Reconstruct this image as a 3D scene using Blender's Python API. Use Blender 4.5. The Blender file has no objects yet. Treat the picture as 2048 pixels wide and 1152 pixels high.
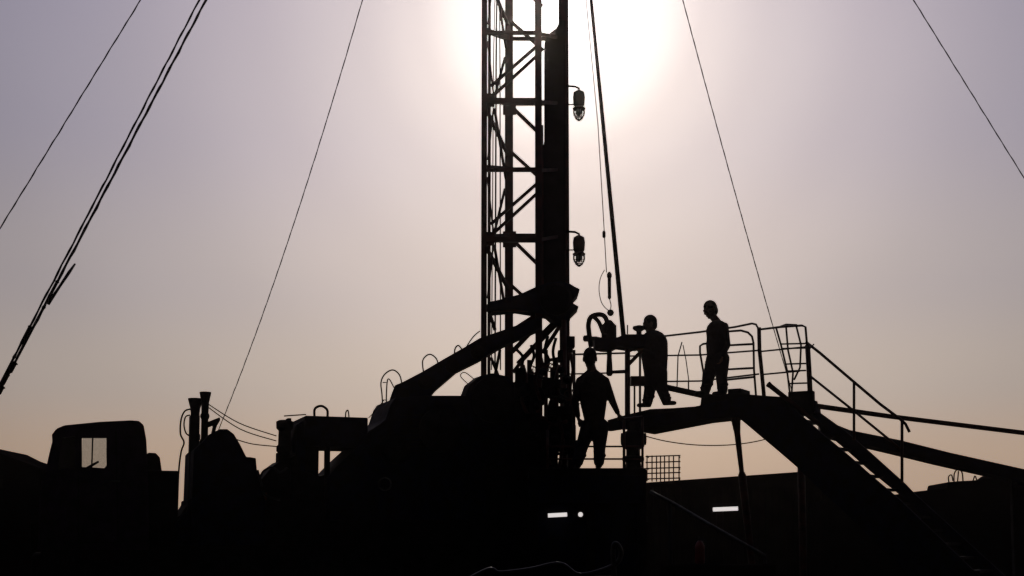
import bpy, bmesh, math, random
from mathutils import Vector, Matrix
random.seed(7)
S = bpy.context.scene
COL = S.collection

# ---------------------------------------------------------------- camera
F, CX, HOR, PITCH, EYE = 2400.0, 1024.0, 1060.0, math.radians(5), 1.6
CY = HOR - F*math.tan(PITCH)
cam = bpy.data.cameras.new('camera'); co = bpy.data.objects.new('camera', cam); COL.objects.link(co)
co.location = (0, 0, EYE); co.rotation_euler = (math.pi/2 + PITCH, 0, 0)
cam.sensor_width = 36; cam.lens = 36*F/2048; cam.shift_y = (CY-576)/2048
cam.clip_end = 5000; cam.clip_start = .1
S.camera = co

# ---------------------------------------------------------------- sun direction, world, sun lamp
SUN_EL = math.radians(24.0); SUN_AZ = math.radians(2.4)      # azimuth from +Y toward +X
sd = Vector((math.sin(SUN_AZ)*math.cos(SUN_EL), math.cos(SUN_AZ)*math.cos(SUN_EL), math.sin(SUN_EL)))
W = bpy.data.worlds.new('World'); S.world = W; W.use_nodes = True
nt = W.node_tree; nt.nodes.clear(); N = nt.nodes.new; LK = nt.links.new
def srgb(r, g, b):
    f = lambda c: (c/255/12.92) if c/255 <= .04045 else ((c/255+.055)/1.055)**2.4
    return (f(r), f(g), f(b), 1)
def ramp(stops, mode='B_SPLINE'):
    n = N('ShaderNodeValToRGB'); cr = n.color_ramp; cr.interpolation = mode
    while len(cr.elements) > 1: cr.elements.remove(cr.elements[-1])
    cr.elements[0].position = stops[0][0]; cr.elements[0].color = stops[0][1]
    for p, c in stops[1:]:
        e = cr.elements.new(p); e.color = c
    return n
def math_n(op, a, b=None):
    n = N('ShaderNodeMath'); n.operation = op
    for i, v in enumerate((a, b)):
        if v is None: continue
        if isinstance(v, (int, float)): n.inputs[i].default_value = v
        else: LK(v, n.inputs[i])
    return n.outputs[0]
tc = N('ShaderNodeTexCoord')
nrm = N('ShaderNodeVectorMath'); nrm.operation = 'NORMALIZE'; LK(tc.outputs['Generated'], nrm.inputs[0])
dt = N('ShaderNodeVectorMath'); dt.operation = 'DOT_PRODUCT'; LK(nrm.outputs[0], dt.inputs[0]); dt.inputs[1].default_value = sd
ang = math_n('DIVIDE', math_n('ARCCOSINE', math_n('MINIMUM', dt.outputs['Value'], 0.999999)), math.pi)   # 0 at sun, 1 opposite
sep = N('ShaderNodeSeparateXYZ'); LK(nrm.outputs[0], sep.inputs[0])
el = math_n('MAXIMUM', sep.outputs['Z'], 0.0)
base = ramp([(0, srgb(203,171,143)), (.05, srgb(193,169,150)), (.12, srgb(176,165,160)), (.2, srgb(161,154,160)),
             (.32, srgb(144,140,159)), (.5, srgb(135,131,157)), (1, srgb(100,103,140))], 'EASE')
LK(el, base.inputs[0])
def g(v): return (v, v, v, 1)
D = 1/180.
fall = ramp([(0, g(1)), (12*D, g(1.0)), (20*D, g(.9)), (28*D, g(.76)), (36*D, g(.6)), (50*D, g(.3)), (75*D, g(.08)), (110*D, g(.03)), (1, g(.02))], 'EASE')
LK(ang, fall.inputs[0])
glow = ramp([(0, (1,1,1,1)), (2.2*D, (.85,.83,.78,1)), (4.2*D, (.43,.41,.365,1)), (6.5*D, (.225,.205,.18,1)), (9.5*D, (.135,.124,.112,1)),
             (14*D, (.07,.062,.057,1)), (22*D, (.014,.013,.012,1)), (32*D, (0,0,0,1)), (1, (0,0,0,1))], 'EASE')
LK(ang, glow.inputs[0])
def vm(op, a, b):
    n = N('ShaderNodeVectorMath'); n.operation = op
    if op == 'SCALE':
        LK(a, n.inputs[0]); n.inputs['Scale'].default_value = b
    else:
        LK(a, n.inputs[0]); LK(b, n.inputs[1])
    return n.outputs[0]
sky = N('ShaderNodeTexSky'); sky.sky_type = 'NISHITA'; sky.sun_disc = False
sky.sun_elevation = SUN_EL; sky.sun_rotation = SUN_AZ; sky.dust_density = 6; sky.air_density = 1.5
tot = vm('ADD', vm('MULTIPLY', base.outputs[0], fall.outputs[0]), vm('SCALE', glow.outputs[0], 1.25))
mul = N('ShaderNodeVectorMath'); mul.operation = 'MULTIPLY'; LK(sky.outputs[0], mul.inputs[0]); LK(fall.outputs[0], mul.inputs[1])
tot = vm('ADD', tot, vm('SCALE', mul.outputs[0], .004))
nz = N('ShaderNodeTexNoise'); nz.inputs['Scale'].default_value = 5; nz.inputs['Detail'].default_value = 4; LK(nrm.outputs[0], nz.inputs['Vector'])
mrg = N('ShaderNodeMapRange'); mrg.inputs['To Min'].default_value = 9.5; mrg.inputs['To Max'].default_value = 10.5; LK(nz.outputs['Fac'], mrg.inputs[0])
sc_ = N('ShaderNodeVectorMath'); sc_.operation = 'SCALE'; LK(tot, sc_.inputs[0]); LK(mrg.outputs[0], sc_.inputs['Scale']); tot = sc_.outputs[0]
bg = N('ShaderNodeBackground'); bg.inputs['Strength'].default_value = .1*4; LK(tot, bg.inputs[0])
wo = N('ShaderNodeOutputWorld'); LK(bg.outputs[0], wo.inputs[0])

sl = bpy.data.lights.new('sun', 'SUN'); sl.energy = 2.0; sl.angle = math.radians(.5); sl.color = (1, .9, .78)
so = bpy.data.objects.new('sun', sl); COL.objects.link(so); so.rotation_euler = sd.to_track_quat('Z', 'Y').to_euler(); so.location = sd*60
vs = S.view_settings; vs.view_transform = 'Standard'; vs.look = 'None'; vs.gamma = 1; vs.use_curve_mapping = False
vs.exposure = -2.0

# ---------------------------------------------------------------- materials (procedural)
def mat(name, col, rough=.7, metal=0, spec=.2, var=.5, scale=6, bump=.15, col2=None):
    m = bpy.data.materials.new(name); m.use_nodes = True; t = m.node_tree; b = t.nodes['Principled BSDF']
    b.inputs['Metallic'].default_value = metal; b.inputs['Specular IOR Level'].default_value = spec
    c = t.nodes.new('ShaderNodeTexCoord'); n = t.nodes.new('ShaderNodeTexNoise'); n.inputs['Scale'].default_value = scale
    n.inputs['Detail'].default_value = 8; t.links.new(c.outputs['Object'], n.inputs['Vector'])
    r = t.nodes.new('ShaderNodeValToRGB'); r.color_ramp.elements[0].position = .35; r.color_ramp.elements[1].position = .68
    c2 = col2 or tuple(x*(1-var) for x in col)
    r.color_ramp.elements[0].color = (*col, 1); r.color_ramp.elements[1].color = (*c2, 1)
    t.links.new(n.outputs['Fac'], r.inputs[0]); t.links.new(r.outputs[0], b.inputs['Base Color'])
    mr = t.nodes.new('ShaderNodeMapRange'); mr.inputs['To Min'].default_value = max(.05, rough-.12); mr.inputs['To Max'].default_value = min(1, rough+.15)
    t.links.new(n.outputs['Fac'], mr.inputs[0]); t.links.new(mr.outputs[0], b.inputs['Roughness'])
    bp = t.nodes.new('ShaderNodeBump'); bp.inputs['Strength'].default_value = bump; bp.inputs['Distance'].default_value = .02
    t.links.new(n.outputs['Fac'], bp.inputs['Height']); t.links.new(bp.outputs[0], b.inputs['Normal'])
    return m
M = dict(
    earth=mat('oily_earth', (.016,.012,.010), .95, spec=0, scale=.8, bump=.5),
    red=mat('glare_maroon_paint', (.09,.018,.016), .55, col2=(.03,.012,.012)),  # maroon of the veiling sun glare put into the base colour
    rail=mat('rail_paint', (.11,.03,.02), .5, col2=(.03,.015,.012)),
    dark=mat('greasy_steel', (.018,.016,.018), .8, spec=.08, col2=(.01,.009,.009)),
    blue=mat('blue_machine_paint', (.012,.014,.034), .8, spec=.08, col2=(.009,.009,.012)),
    cab=mat('purple_grey_cab_paint', (.045,.022,.05), .45, col2=(.02,.013,.02)),
    steel=mat('worn_bright_steel', (.14,.14,.14), .42, metal=.9, col2=(.03,.03,.03), scale=3),
    wire=mat('wire_rope', (.03,.027,.027), .6, metal=.3, scale=60),
    rubber=mat('black_rubber', (.015,.015,.015), .7),
    hose=mat('wet_hose', (.03,.03,.033), .4, spec=.35, scale=9, col2=(.005,.005,.005)),
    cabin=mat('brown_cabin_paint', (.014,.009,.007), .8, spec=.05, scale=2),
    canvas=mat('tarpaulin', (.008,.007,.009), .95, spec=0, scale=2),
    skin=mat('skin', (.18,.1,.07), .6, col2=(.14,.075,.05), scale=20, bump=.05),
    hair=mat('hair', (.01,.008,.008), .8, spec=.1, scale=80),
    overall=mat('dark_overalls', (.02,.022,.03), .9, spec=.05, scale=14, bump=.5, col2=(.014,.014,.018)),
    shirt=mat('dark_shirt', (.025,.018,.018), .9, spec=.05, scale=14, bump=.5),
    extred=mat('signal_red_paint', (.3,.03,.025), .4, spec=.4),
    white=mat('white_enamel', (.5,.5,.48), .5),
)
def glassmat():
    m = bpy.data.materials.new('dusty_glass'); m.use_nodes = True; t = m.node_tree; t.nodes.clear()
    o = t.nodes.new('ShaderNodeOutputMaterial'); a = t.nodes.new('ShaderNodeBsdfTransparent'); a.inputs[0].default_value = (.82,.84,.84,1)
    gl = t.nodes.new('ShaderNodeBsdfGlossy'); gl.inputs['Roughness'].default_value = .15
    df = t.nodes.new('ShaderNodeBsdfDiffuse'); df.inputs[0].default_value = (.25,.23,.2,1)
    n = t.nodes.new('ShaderNodeTexNoise'); n.inputs['Scale'].default_value = 9
    mr = t.nodes.new('ShaderNodeMapRange'); mr.inputs['To Min'].default_value = .02; mr.inputs['To Max'].default_value = .12
    m1 = t.nodes.new('ShaderNodeMixShader'); m1.inputs[0].default_value = .05; m2 = t.nodes.new('ShaderNodeMixShader')
    t.links.new(n.outputs['Fac'], mr.inputs[0]); t.links.new(mr.outputs[0], m2.inputs[0])
    t.links.new(a.outputs[0], m1.inputs[1]); t.links.new(gl.outputs[0], m1.inputs[2]); t.links.new(m1.outputs[0], m2.inputs[1]); t.links.new(df.outputs[0], m2.inputs[2])
    t.links.new(m2.outputs[0], o.inputs[0]); return m
M['glass'] = glassmat()
def lampmat(name, e, strength):
    m = bpy.data.materials.new(name); m.use_nodes = True; b = m.node_tree.nodes['Principled BSDF']
    b.inputs['Emission Color'].default_value = (*e, 1); b.inputs['Emission Strength'].default_value = strength; return m
M['tube'] = lampmat('lit_tube', (1,.93,.9), 2.9)

# ---------------------------------------------------------------- projection helpers: pixel -> point at a real depth
cp, sp = math.cos(PITCH), math.sin(PITCH)
def ray(px, py):
    x, y = (px-CX)/F, (CY-py)/F
    return Vector((x, cp - y*sp, sp + y*cp))
def P(px, py, Y):
    d = ray(px, py); return Vector((0,0,EYE)) + d*(Y/d.y)
def ground(px, py):
    d = ray(px, py); return Vector((0,0,EYE)) + d*(-EYE/d.z)
class Plane:
    """vertical plane through pixel column px0 at depth Y0, turned by yaw; off = metres away from the camera"""
    def __init__(s, px0, Y0, yaw=0):
        s.o = P(px0, HOR, Y0); s.yaw = math.radians(yaw)
        s.u = Vector((math.cos(s.yaw), math.sin(s.yaw), 0)); s.n = Vector((-s.u.y, s.u.x, 0))
    def __call__(s, px, py, off=0.):
        d = ray(px, py); c = Vector((0,0,EYE)); t = (s.o-c).dot(s.n)/d.dot(s.n)
        return c + d*t + s.n*off
    def at(s, px, py, off=0.):     # point seen at the pixel, lying off metres behind the plane
        d = ray(px, py); c = Vector((0,0,EYE)); t = ((s.o-c).dot(s.n)+off)/d.dot(s.n)
        return c + d*t
class Flat(Plane): pass

# ---------------------------------------------------------------- mesh builder
class MB:
    def __init__(s): s.bm = bmesh.new()
    def hexa(s, c):                      # c: 8 corners, bottom loop then top loop
        v = [s.bm.verts.new(p) for p in c]
        for f in ((3,2,1,0),(4,5,6,7),(0,1,5,4),(1,2,6,5),(2,3,7,6),(3,0,4,7)): s.bm.faces.new([v[i] for i in f])
        return s
    def box(s, a, b):
        x0,x1=sorted((a[0],b[0])); y0,y1=sorted((a[1],b[1])); z0,z1=sorted((a[2],b[2]))
        return s.hexa([(x0,y0,z0),(x1,y0,z0),(x1,y1,z0),(x0,y1,z0),(x0,y0,z1),(x1,y0,z1),(x1,y1,z1),(x0,y1,z1)])
    def pbox(s, pl, x0, y0, x1, y1, depth, off=0.):     # upright box seen as the pixel rectangle on plane pl
        a = pl.at((x0), (y0+y1)/2, off); b = pl.at((x1), (y0+y1)/2, off)
        zt = pl.at((x0+x1)/2, y0, off).z; zb = pl.at((x0+x1)/2, y1, off).z; n = pl.n*depth
        q = [Vector((a.x,a.y,0)), Vector((b.x,b.y,0)), Vector((b.x,b.y,0))+n, Vector((a.x,a.y,0))+n]
        return s.hexa([(p.x,p.y,zb) for p in q] + [(p.x,p.y,zt) for p in q])
    def bar(s, a, b, w, h=None, up=Vector((0,0,1))):
        h = h or w; d = (b-a).normalized()
        if abs(d.dot(up)) > .98: up = Vector((0,1,0))
        r = d.cross(up).normalized()*w/2; u = r.cross(d).normalized()*h/2
        c = []
        for p in (a, b): c += [p-r-u, p+r-u, p+r+u, p-r+u]
        return s.hexa(c)
    def tube(s, pts, r, seg=8, cap=True):
        pts = [Vector(p) for p in pts]; n = len(pts)
        rs = r if isinstance(r, (list, tuple)) else [r]*n
        rings = []; prev = None
        for i, p in enumerate(pts):
            t = (pts[min(i+1,n-1)] - pts[max(i-1,0)]).normalized()
            if prev is None:
                x = t.cross(Vector((0,0,1)));  x = x if x.length > .05 else t.cross(Vector((0,1,0))); x.normalize()
            else: x = (prev - t*prev.dot(t)).normalized()
            prev = x; y = t.cross(x)
            rings.append([s.bm.verts.new(p + (x*math.cos(a)+y*math.sin(a))*rs[i]) for a in (2*math.pi*k/seg for k in range(seg))])
        for i in range(n-1):
            for k in range(seg):
                f = s.bm.faces.new((rings[i][k], rings[i][(k+1)%seg], rings[i+1][(k+1)%seg], rings[i+1][k])); f.smooth = True
        if cap:
            s.bm.faces.new(rings[0][::-1]); s.bm.faces.new(rings[-1])
        return s
    def curve(s, pts, r, seg=8, sub=6, closed=False):    # Catmull-Rom smoothed tube
        pts = [Vector(p) for p in pts]; out = []
        m = len(pts)
        for i in range(m-1):
            p0, p1, p2, p3 = pts[max(i-1,0)], pts[i], pts[i+1], pts[min(i+2,m-1)]
            for k in range(sub):
                t = k/sub
                out.append(.5*((2*p1)+(p2-p0)*t+(2*p0-5*p1+4*p2-p3)*t*t+(3*p1-p0-3*p2+p3)*t**3))
        out.append(pts[-1]); return s.tube(out, r, seg)
    def lathe(s, base, prof, axis=Vector((0,0,1)), seg=20):       # prof: (radius, distance along axis)
        axis = Vector(axis).normalized(); x = axis.cross(Vector((0,1,0))) if abs(axis.y) < .9 else axis.cross(Vector((0,0,1)))
        x.normalize(); y = axis.cross(x); rings = []
        for r, h in prof:
            rings.append([s.bm.verts.new(Vector(base)+axis*h+(x*math.cos(2*math.pi*k/seg)+y*math.sin(2*math.pi*k/seg))*max(r,.001)) for k in range(seg)])
        for i in range(len(rings)-1):
            for k in range(seg): s.bm.faces.new((rings[i][k], rings[i][(k+1)%seg], rings[i+1][(k+1)%seg], rings[i+1][k]))
        s.bm.faces.new(rings[0][::-1]); s.bm.faces.new(rings[-1]); return s
    def plate(s, pl, outer, holes, depth, off=0., taper=None):    # outline seen on plane pl, holes cut, pushed back by depth
        fr = []; edges = []
        for loop in [outer]+list(holes):
            vs_ = [s.bm.verts.new(pl.at(x, y, off)) for x, y in loop]
            for i in range(len(vs_)): edges.append(s.bm.edges.new((vs_[i], vs_[(i+1)%len(vs_)])))
        r = bmesh.ops.triangle_fill(s.bm, use_beauty=True, use_dissolve=False, edges=edges, normal=-pl.n)
        faces = [e for e in r['geom'] if isinstance(e, bmesh.types.BMFace)]
        ex = bmesh.ops.extrude_face_region(s.bm, geom=faces)
        vv = [e for e in ex['geom'] if isinstance(e, bmesh.types.BMVert)]
        bmesh.ops.translate(s.bm, verts=vv, vec=pl.n*depth); return s
    def ball(s, c, r, seg=14, mtx=None):
        m = Matrix.Translation(c) @ (mtx or Matrix.Identity(4)) @ Matrix.Diagonal((*(r if isinstance(r,(tuple,list)) else (r,r,r)), 1))
        bmesh.ops.create_uvsphere(s.bm, u_segments=seg, v_segments=max(6,seg//2+2), radius=1, matrix=m); return s
    def build(s, name, m, parent=None, bevel=0, smooth=False):
        bmesh.ops.recalc_face_normals(s.bm, faces=s.bm.faces)
        if smooth:
            for f in s.bm.faces: f.smooth = True
        org = Vector((0,0,0))
        if parent is None:
            vsx = [v.co for v in s.bm.verts]
            org = Vector(((min(v.x for v in vsx)+max(v.x for v in vsx))/2, (min(v.y for v in vsx)+max(v.y for v in vsx))/2, min(v.z for v in vsx)))
        else:
            p = parent
            while p: org = org + p.location; p = p.parent
        bmesh.ops.translate(s.bm, verts=s.bm.verts, vec=-org)
        me = bpy.data.meshes.new(name); s.bm.to_mesh(me); s.bm.free(); me.materials.append(m if not isinstance(m,str) else M[m])
        o = bpy.data.objects.new(name, me); COL.objects.link(o)
        if parent is None: o.location = org
        else: o.parent = parent
        if bevel:
            b = o.modifiers.new('bevel', 'BEVEL'); b.width = bevel; b.segments = 2; b.limit_method = 'ANGLE'
        return o
def tag(o, label, cat, group=None):
    o['label'] = label; o['category'] = cat
    if group: o['group'] = group
    return o
def thing(name, loc, label, cat, group=None):
    o = bpy.data.objects.new(name, None); o.location = loc; o.empty_display_size = .3; COL.objects.link(o); return tag(o, label, cat, group)
def gz(pl_pt): return Vector((pl_pt.x, pl_pt.y, 0))

# ---------------------------------------------------------------- ground
b = MB(); n_ = 60
rs = [0] + [3*1.13**k for k in range(38)]
rings = []
for i, r in enumerate(rs[1:]):
    rings.append([b.bm.verts.new((r*math.cos(a), r*math.sin(a)+10, (random.random()-.5)*.05*(1 if r < 60 else 0))) for a in (2*math.pi*k/n_ for k in range(n_))])
c0 = b.bm.verts.new((0,10,0))
for k in range(n_): b.bm.faces.new((c0, rings[0][k], rings[0][(k+1)%n_]))
for i in range(len(rings)-1):
    for k in range(n_): b.bm.faces.new((rings[i][k], rings[i+1][k], rings[i+1][(k+1)%n_], rings[i][(k+1)%n_]))
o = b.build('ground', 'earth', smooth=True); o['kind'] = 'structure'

# ---------------------------------------------------------------- mast
MY = 22.0; FM = Flat(1050, MY); RM = Flat(1050, MY+1.1)
CROWN = P(1050, -1250, MY+.5)
mast = thing('rig_mast', gz(P(1050, 900, MY+.5)), 'tall steel lattice mast, coloured maroon for the sun glare, rising out of the frame in front of the sun', 'mast')
z65, z465 = P(1050,67,MY).z, P(1050,480,MY).z; DZ = (z65-z465)/3
X1, X3 = P(971,330,MY).x, P(1077,330,MY).x
X2, X4 = P(1018,330,MY+1.1).x, P(1128,330,MY+1.1).x
ZT = CROWN.z; ZB = P(1050,900,MY).z
def legw(px): return px*MY/F
for X, Y, w in ((X1,MY,17),(X3,MY,14),(X2,MY+1.1,17),(X4,MY+1.1,20)):
    bb = MB(); ww = legw(w)*(Y/MY)
    if X == X1:
        bb.box((X-ww/2, Y-.07, .25), (X+.028, Y+.07, ZT)); bb.build('leg', 'red', mast, bevel=.012)
        bb = MB(); bb.box((X+.042, Y-.04, .25), (X+ww/2+.022, Y+.04, ZT)); bb.build('side_pipe', 'red', mast); continue
    bb.box((X-ww/2, Y-.07, .25), (X+ww/2, Y+.07, ZT)); bb.build('leg', 'red', mast, bevel=.012)
levels = [z465 + k*DZ for k in range(-1, 13)]
for k, z in enumerate(levels):
    if z > ZT-.2: break
    br = MB()
    V = Vector
    odd = k % 2 == 1
    br.bar(V((X1,MY-.03,z)), V((X3,MY-.03,z)), .095 if odd else .065)
    zr = z + .36
    br.bar(V((X2,MY+1.1,zr)), V((X4,MY+1.1,zr)), .065)
    br.bar(V((X1,MY,z+.06)), V((X2,MY+1.1,zr)), .085)
    br.bar(V((X3,MY,z)), V((X4,MY+1.1,zr)), .06)
    if odd:
        br.bar(V((X1+.1,MY,z+.30)), V((X3,MY,z+DZ*.83)), .055)
        br.bar(V((X1+.06,MY,z+.04)), V((X3,MY,z+DZ*.69)), .055)
        br.bar(V((X2,MY+1.05,z+.33)), V((X3+.1,MY+1.05,z-.32)), .065)
        br.bar(V((X1,MY+.05,z-.1)), V((X2,MY+1.1,z-DZ*.55)), .06)
        # fan of thin ties meeting at the node
        br.bar(V((X1+.15,MY+.3,z+.15)), V((X2-.08,MY+1,z+DZ*.95)), .04)
        br.bar(V((X1+.16,MY+.3,z+.1)), V((X1+.03,MY+.2,z+DZ*.95)), .035)
        br.bar(V((X1+.16,MY+.3,z-.02)), V((X2-.06,MY+1,z-DZ*.9)), .045)
        br.bar(V((X1+.14,MY+.3,z-.05)), V((X1+.04,MY+.2,z-DZ*.8)), .035)
        br.box((X1-.02,MY-.06,z-.12), (X1+.17,MY-.04,z+.14)); br.box((X2-.12,MY+1.0,z+.1), (X2+.14,MY+1.02,z+.42))
    else:
        br.bar(V((X2,MY+1.05,z+DZ*.55)), V((X3+.12,MY+1.05,z+.1)), .06)
    br.build('brace', 'red', mast)
# drilling lines inside
dl = MB()
for px, dx, r in ((990,.05,.016),(1001,-.05,.012),(983,.1,.01)):
    a = P(px, 740, MY+.45)
    dl.tube([a, Vector((a.x+dx*.3, a.y, a.z+6)), Vector((a.x+dx*3, a.y, ZT))], r, 6)
dl.build('drilling_line', 'wire', mast)
# travelling block guide: solid box between right-hand legs with sloped top
gd = MB(); gp = Flat(1100, MY+.75)
gd.plate(gp, [(1089,84),(1096,68),(1112,56),(1121,40),(1131,40),(1131,612),(1084,612),(1084,300),(1089,280),(1089,200)], [], .3)
gd.build('guide_housing', 'dark', mast, bevel=.02)
gs = MB(); gs.pbox(Flat(1090, MY+.6), 1083, 250, 1087, 610, .1); gs.build('ladder_rail', 'red', mast)
# crown block
cb = MB(); cb.box((X1-.2, MY-.2, ZT), (X4+.2, MY+1.3, ZT+.25)); cb.build('crown_platform', 'red', mast, bevel=.02)
for i in range(4):
    x = X1+.35+i*.38; sv = MB(); sv.lathe(Vector((x, MY+.55, ZT+.6)), [(.1,-.06),(.38,-.05),(.33,0),(.38,.05),(.1,.06)], (1,0,0), 24); sv.build('crown_sheave', 'steel', mast)
# lower arm bracket across mast (racking head) and boom
rk = MB(); rp = Flat(1080, MY-.15)
rk.plate(rp, [(975,604),(1003,598),(1040,588),(1070,574),(1092,566),(1120,562),(1140,567),(1150,573),(1160,578),(1157,587),(1146,599),(1146,606),(1158,613),(1147,624),(1141,630),(1140,642),(1128,645),(1108,642),(1092,628),(1062,622),(1030,617),(975,622)], [], .55)
rk.build('racking_head', 'blue', mast, bevel=.015)
rk = MB(); rk.lathe(rp.at(1112,600,-.05), [(.02,0),(.3,.02),(.3,.12),(.24,.2)], (0,-1,0), 24); rk.build('sheave', 'dark', mast)
for (x0,y0,x1,y1,w) in ((1022,664,1078,628,10),(1024,704,1062,664,9),(1036,728,1112,648,10),(1026,745,1060,700,7),(1085,706,1126,642,8),(1083,716,1102,800,5),
                        (1100,720,1122,716,6),(1084,668,1112,640,8),(978,622,990,660,7),(982,715,1000,760,6),(1000,700,990,750,6)):
    st = MB(); st.bar(P(x0,y0,MY+.3), P(x1,y1,MY+.3), w*MY/F); st.build('lower_strut', 'red', mast)
bm_ = MB(); bp = Plane(960, MY-.25, 6)
bm_.plate(bp, [(772,835),(776,808),(784,785),(790,770),(803,765),(845,743),(887,718),(931,693),(959,676),(1020,655),(1085,632),(1085,656),(1040,676),(1005,692),(960,719),(914,742),(872,778),(858,795),(856,830)], [], .45)
bm_.build('support_boom', 'blue', mast, bevel=.02)
for x, y in ((805,790),(850,765),(905,733),(955,705)):
    bj = MB(); bj.lathe(bp.at(x,y,-.03), [(.13,0),(.13,.05),(.06,.06),(.06,.1)], -bp.n, 14); bj.build('boom_pin', 'dark', mast)
jb = MB(); jb.pbox(Flat(1140, MY-.1), 1138, 696, 1146, 704, .2); jb.pbox(Flat(1140, MY-.15), 1125, 672, 1150, 694, .25); jb.build('junction_box', 'dark', mast, bevel=.015)
for x, y0, y1, r in ((1092,700,860,4),(1111,718,900,6),(1103,735,880,3),(1128,640,940,5),(1148,700,935,3),(1058,720,900,4),(1040,740,880,6)):
    pipes = MB(); pipes.tube([P(x,y0,MY-.2), P(x+random.uniform(-1,1),y1,MY-.2)], r*MY/F); pipes.build('standpipe', 'red', mast)
rb = MB(); rb.pbox(Flat(1040, MY-.3), 940, 930, 1150, 1240, 1.9); rb.build('base_frame', 'dark', mast, bevel=.02)

# hose loops lying over the boom
for pts, lab in (([(766,828),(764,790),(762,765),(770,748),(786,740),(800,752),(805,780)], 'large wire hoop standing on the low end of the slanted boom'),
                 ([(848,750),(845,724),(852,712),(862,709),(873,718),(877,732)], 'small wire hoop on the middle of the slanted boom'),
                 ([(909,712),(910,698),(917,691),(926,702)], 'smallest wire hoop near the upper part of the slanted boom')):
    h = MB(); h.curve([bp.at(x,y,.1) for x,y in pts], .014, 6)
    if pts[0][0] == 766:
        h.curve([bp.at(x,y,.3) for x,y in ((772,830),(775,760),(788,775),(797,795))], .012, 6)
        h.tube([bp.at(766,765,.1), bp.at(772,765,.3)], .01, 6); h.tube([bp.at(765,800,.1), bp.at(774,800,.3)], .01, 6)
    tag(h.build('hose_hoop', 'rail'), lab, 'hoop', 'hoops along the slanted boom')
h = MB(); h.curve([P(960,662,MY), P(948,672,MY), P(935,690,MY), P(928,704,MY)], .012, 6)
tag(h.build('control_hose', 'rubber'), 'thin hose hanging on the left leg of the mast above the slanted boom', 'hose'); h = MB()
h.curve([P(950,760,MY), P(930,745,MY), P(921,752,MY), P(936,768,MY)], .01, 6)
tag(h.build('control_hose', 'rubber'), 'thin looped hose hanging in the gap under the slanted boom', 'hose')

# ---------------------------------------------------------------- guy wires from the crown
def guy(gx, gy, r, sag, label, clamps=(), dx=0, gend=None):
    c = CROWN + Vector((dx, 0, 0)); e = gend or ground(gx, gy); pts = []
    nn = 260
    for k in range(nn+1):
        t = k/nn; p = c.lerp(e, t); p.z -= sag*4*t*(1-t) + .006*math.sin(k*1.3+gx) + random.uniform(-.004,.004); pts.append(p)
    m = MB(); m.tube(pts, [r*(1+.18*math.sin(k*2.1)) for k in range(nn+1)], 6)
    o = tag(m.build('guy_wire', 'wire'), label, 'guy wire', 'guy wires running down from the mast top')
    def tof(y):
        lo, hi = 0., 1.
        for _ in range(40):
            m2 = (lo+hi)/2; v = c.lerp(e, m2)-Vector((0,0,EYE)); yy = CY - F*(v.z*cp - v.y*sp)/(v.y*cp + v.z*sp)
            lo, hi = (m2, hi) if yy < y else (lo, m2)
        return lo
    for y0, y1, rr in clamps:
        t, ln = tof(y0), tof(y1)-tof(y0)
        a, q = c.lerp(e, t), c.lerp(e, t+ln)
        for v, tt in ((a,t),(q,t+ln)): v.z -= sag*4*tt*(1-tt)
        k = MB(); k.tube([a, a.lerp(q,.1), a.lerp(q,.12), a.lerp(q,.9), q], [rr*.5, rr*1.4, rr, rr, rr*.6], 8); k.build('wire_clamp', 'dark', o)
    return o
guy(-488, 1250, .012, .0, 'leftmost single guy wire crossing the top left corner of the sky')
g1 = guy(-327, 1400, .012, 0, 'upper strand of the twin guy wires on the left, nearly bare', clamps=((650,690,.018),(700,850,.014)), dx=-.04)
g2 = guy(-327, 1400, .015, 0, 'lower strand of the twin guy wires on the left, with thick clamps', clamps=((560,600,.018),(604,720,.016),(724,745,.03),(748,770,.018),(772,788,.03),(792,860,.016)), dx=.22)
q = MB(); q.tube([P(150,528,14.5), P(138,545,14.4), P(120,572,14.3), P(96,608,14.2)], [.012,.02,.016,.022], 6); q.build('loose_tail', 'wire', g2)
guy(284, 1160, .014, 3.4, 'fine guy wire dropping to the exhaust stacks left of the mast')
guy(1702, 1160, .014, 1.2, 'fine guy wire dropping to the platform railing right of the mast')
guy(2548, 1160, .015, 0, 'guy wire crossing the top right corner of the sky')

# tong line, pickup line
tl = MB(); te = P(1248, 682, 21.8); c = CROWN + Vector((.1,-.2,0))
tl.tube([c, c.lerp(te,.5), c.lerp(te,.75), te], [.026,.028,.036,.046], 8)
tag(tl.build('tong_line', 'wire'), 'thick taut line from the mast top down to the tong beside the workers', 'cable')
pk = thing('pickup_line', P(1221,620,21.5), 'thin pickup line hanging beside the thick line and ending in a small hook block', 'cable')
q = [CROWN+Vector((-.0,-.3,0)), P(1196,250,21.5), P(1208,455,21.5), P(1213,545,21.5)]
m_ = MB(); m_.tube(q, .008, 6); m_.build('rope', 'wire', pk)
m_ = MB(); m_.lathe(P(1208,474,21.5), [(.012,-.02),(.03,0),(.03,.09),(.012,.12)], seg=10); m_.build('ferrule', 'dark', pk)
m_ = MB(); m_.lathe(P(1219,598,21.5), [(.02,0),(.034,.03),(.03,.06),(.032,.38),(.045,.41),(.045,.46),(.015,.5)], seg=12); m_.build('swivel', 'dark', pk)
m_ = MB(); m_.curve([P(x,y,21.5) for x,y in ((1209,540),(1201,556),(1198,578),(1202,602),(1210,615),(1219,622))], .008, 6)
m_.curve([P(x,y,21.5) for x,y in ((1219,598),(1222,610),(1221,618))], .009, 6); m_.build('sling', 'wire', pk)
m_ = MB(); m_.lathe(P(1221,632,21.5), [(.02,0),(.05,.02),(.065,.06),(.05,.1),(.02,.12)], seg=12); m_.build('hook_block', 'dark', pk)

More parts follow.
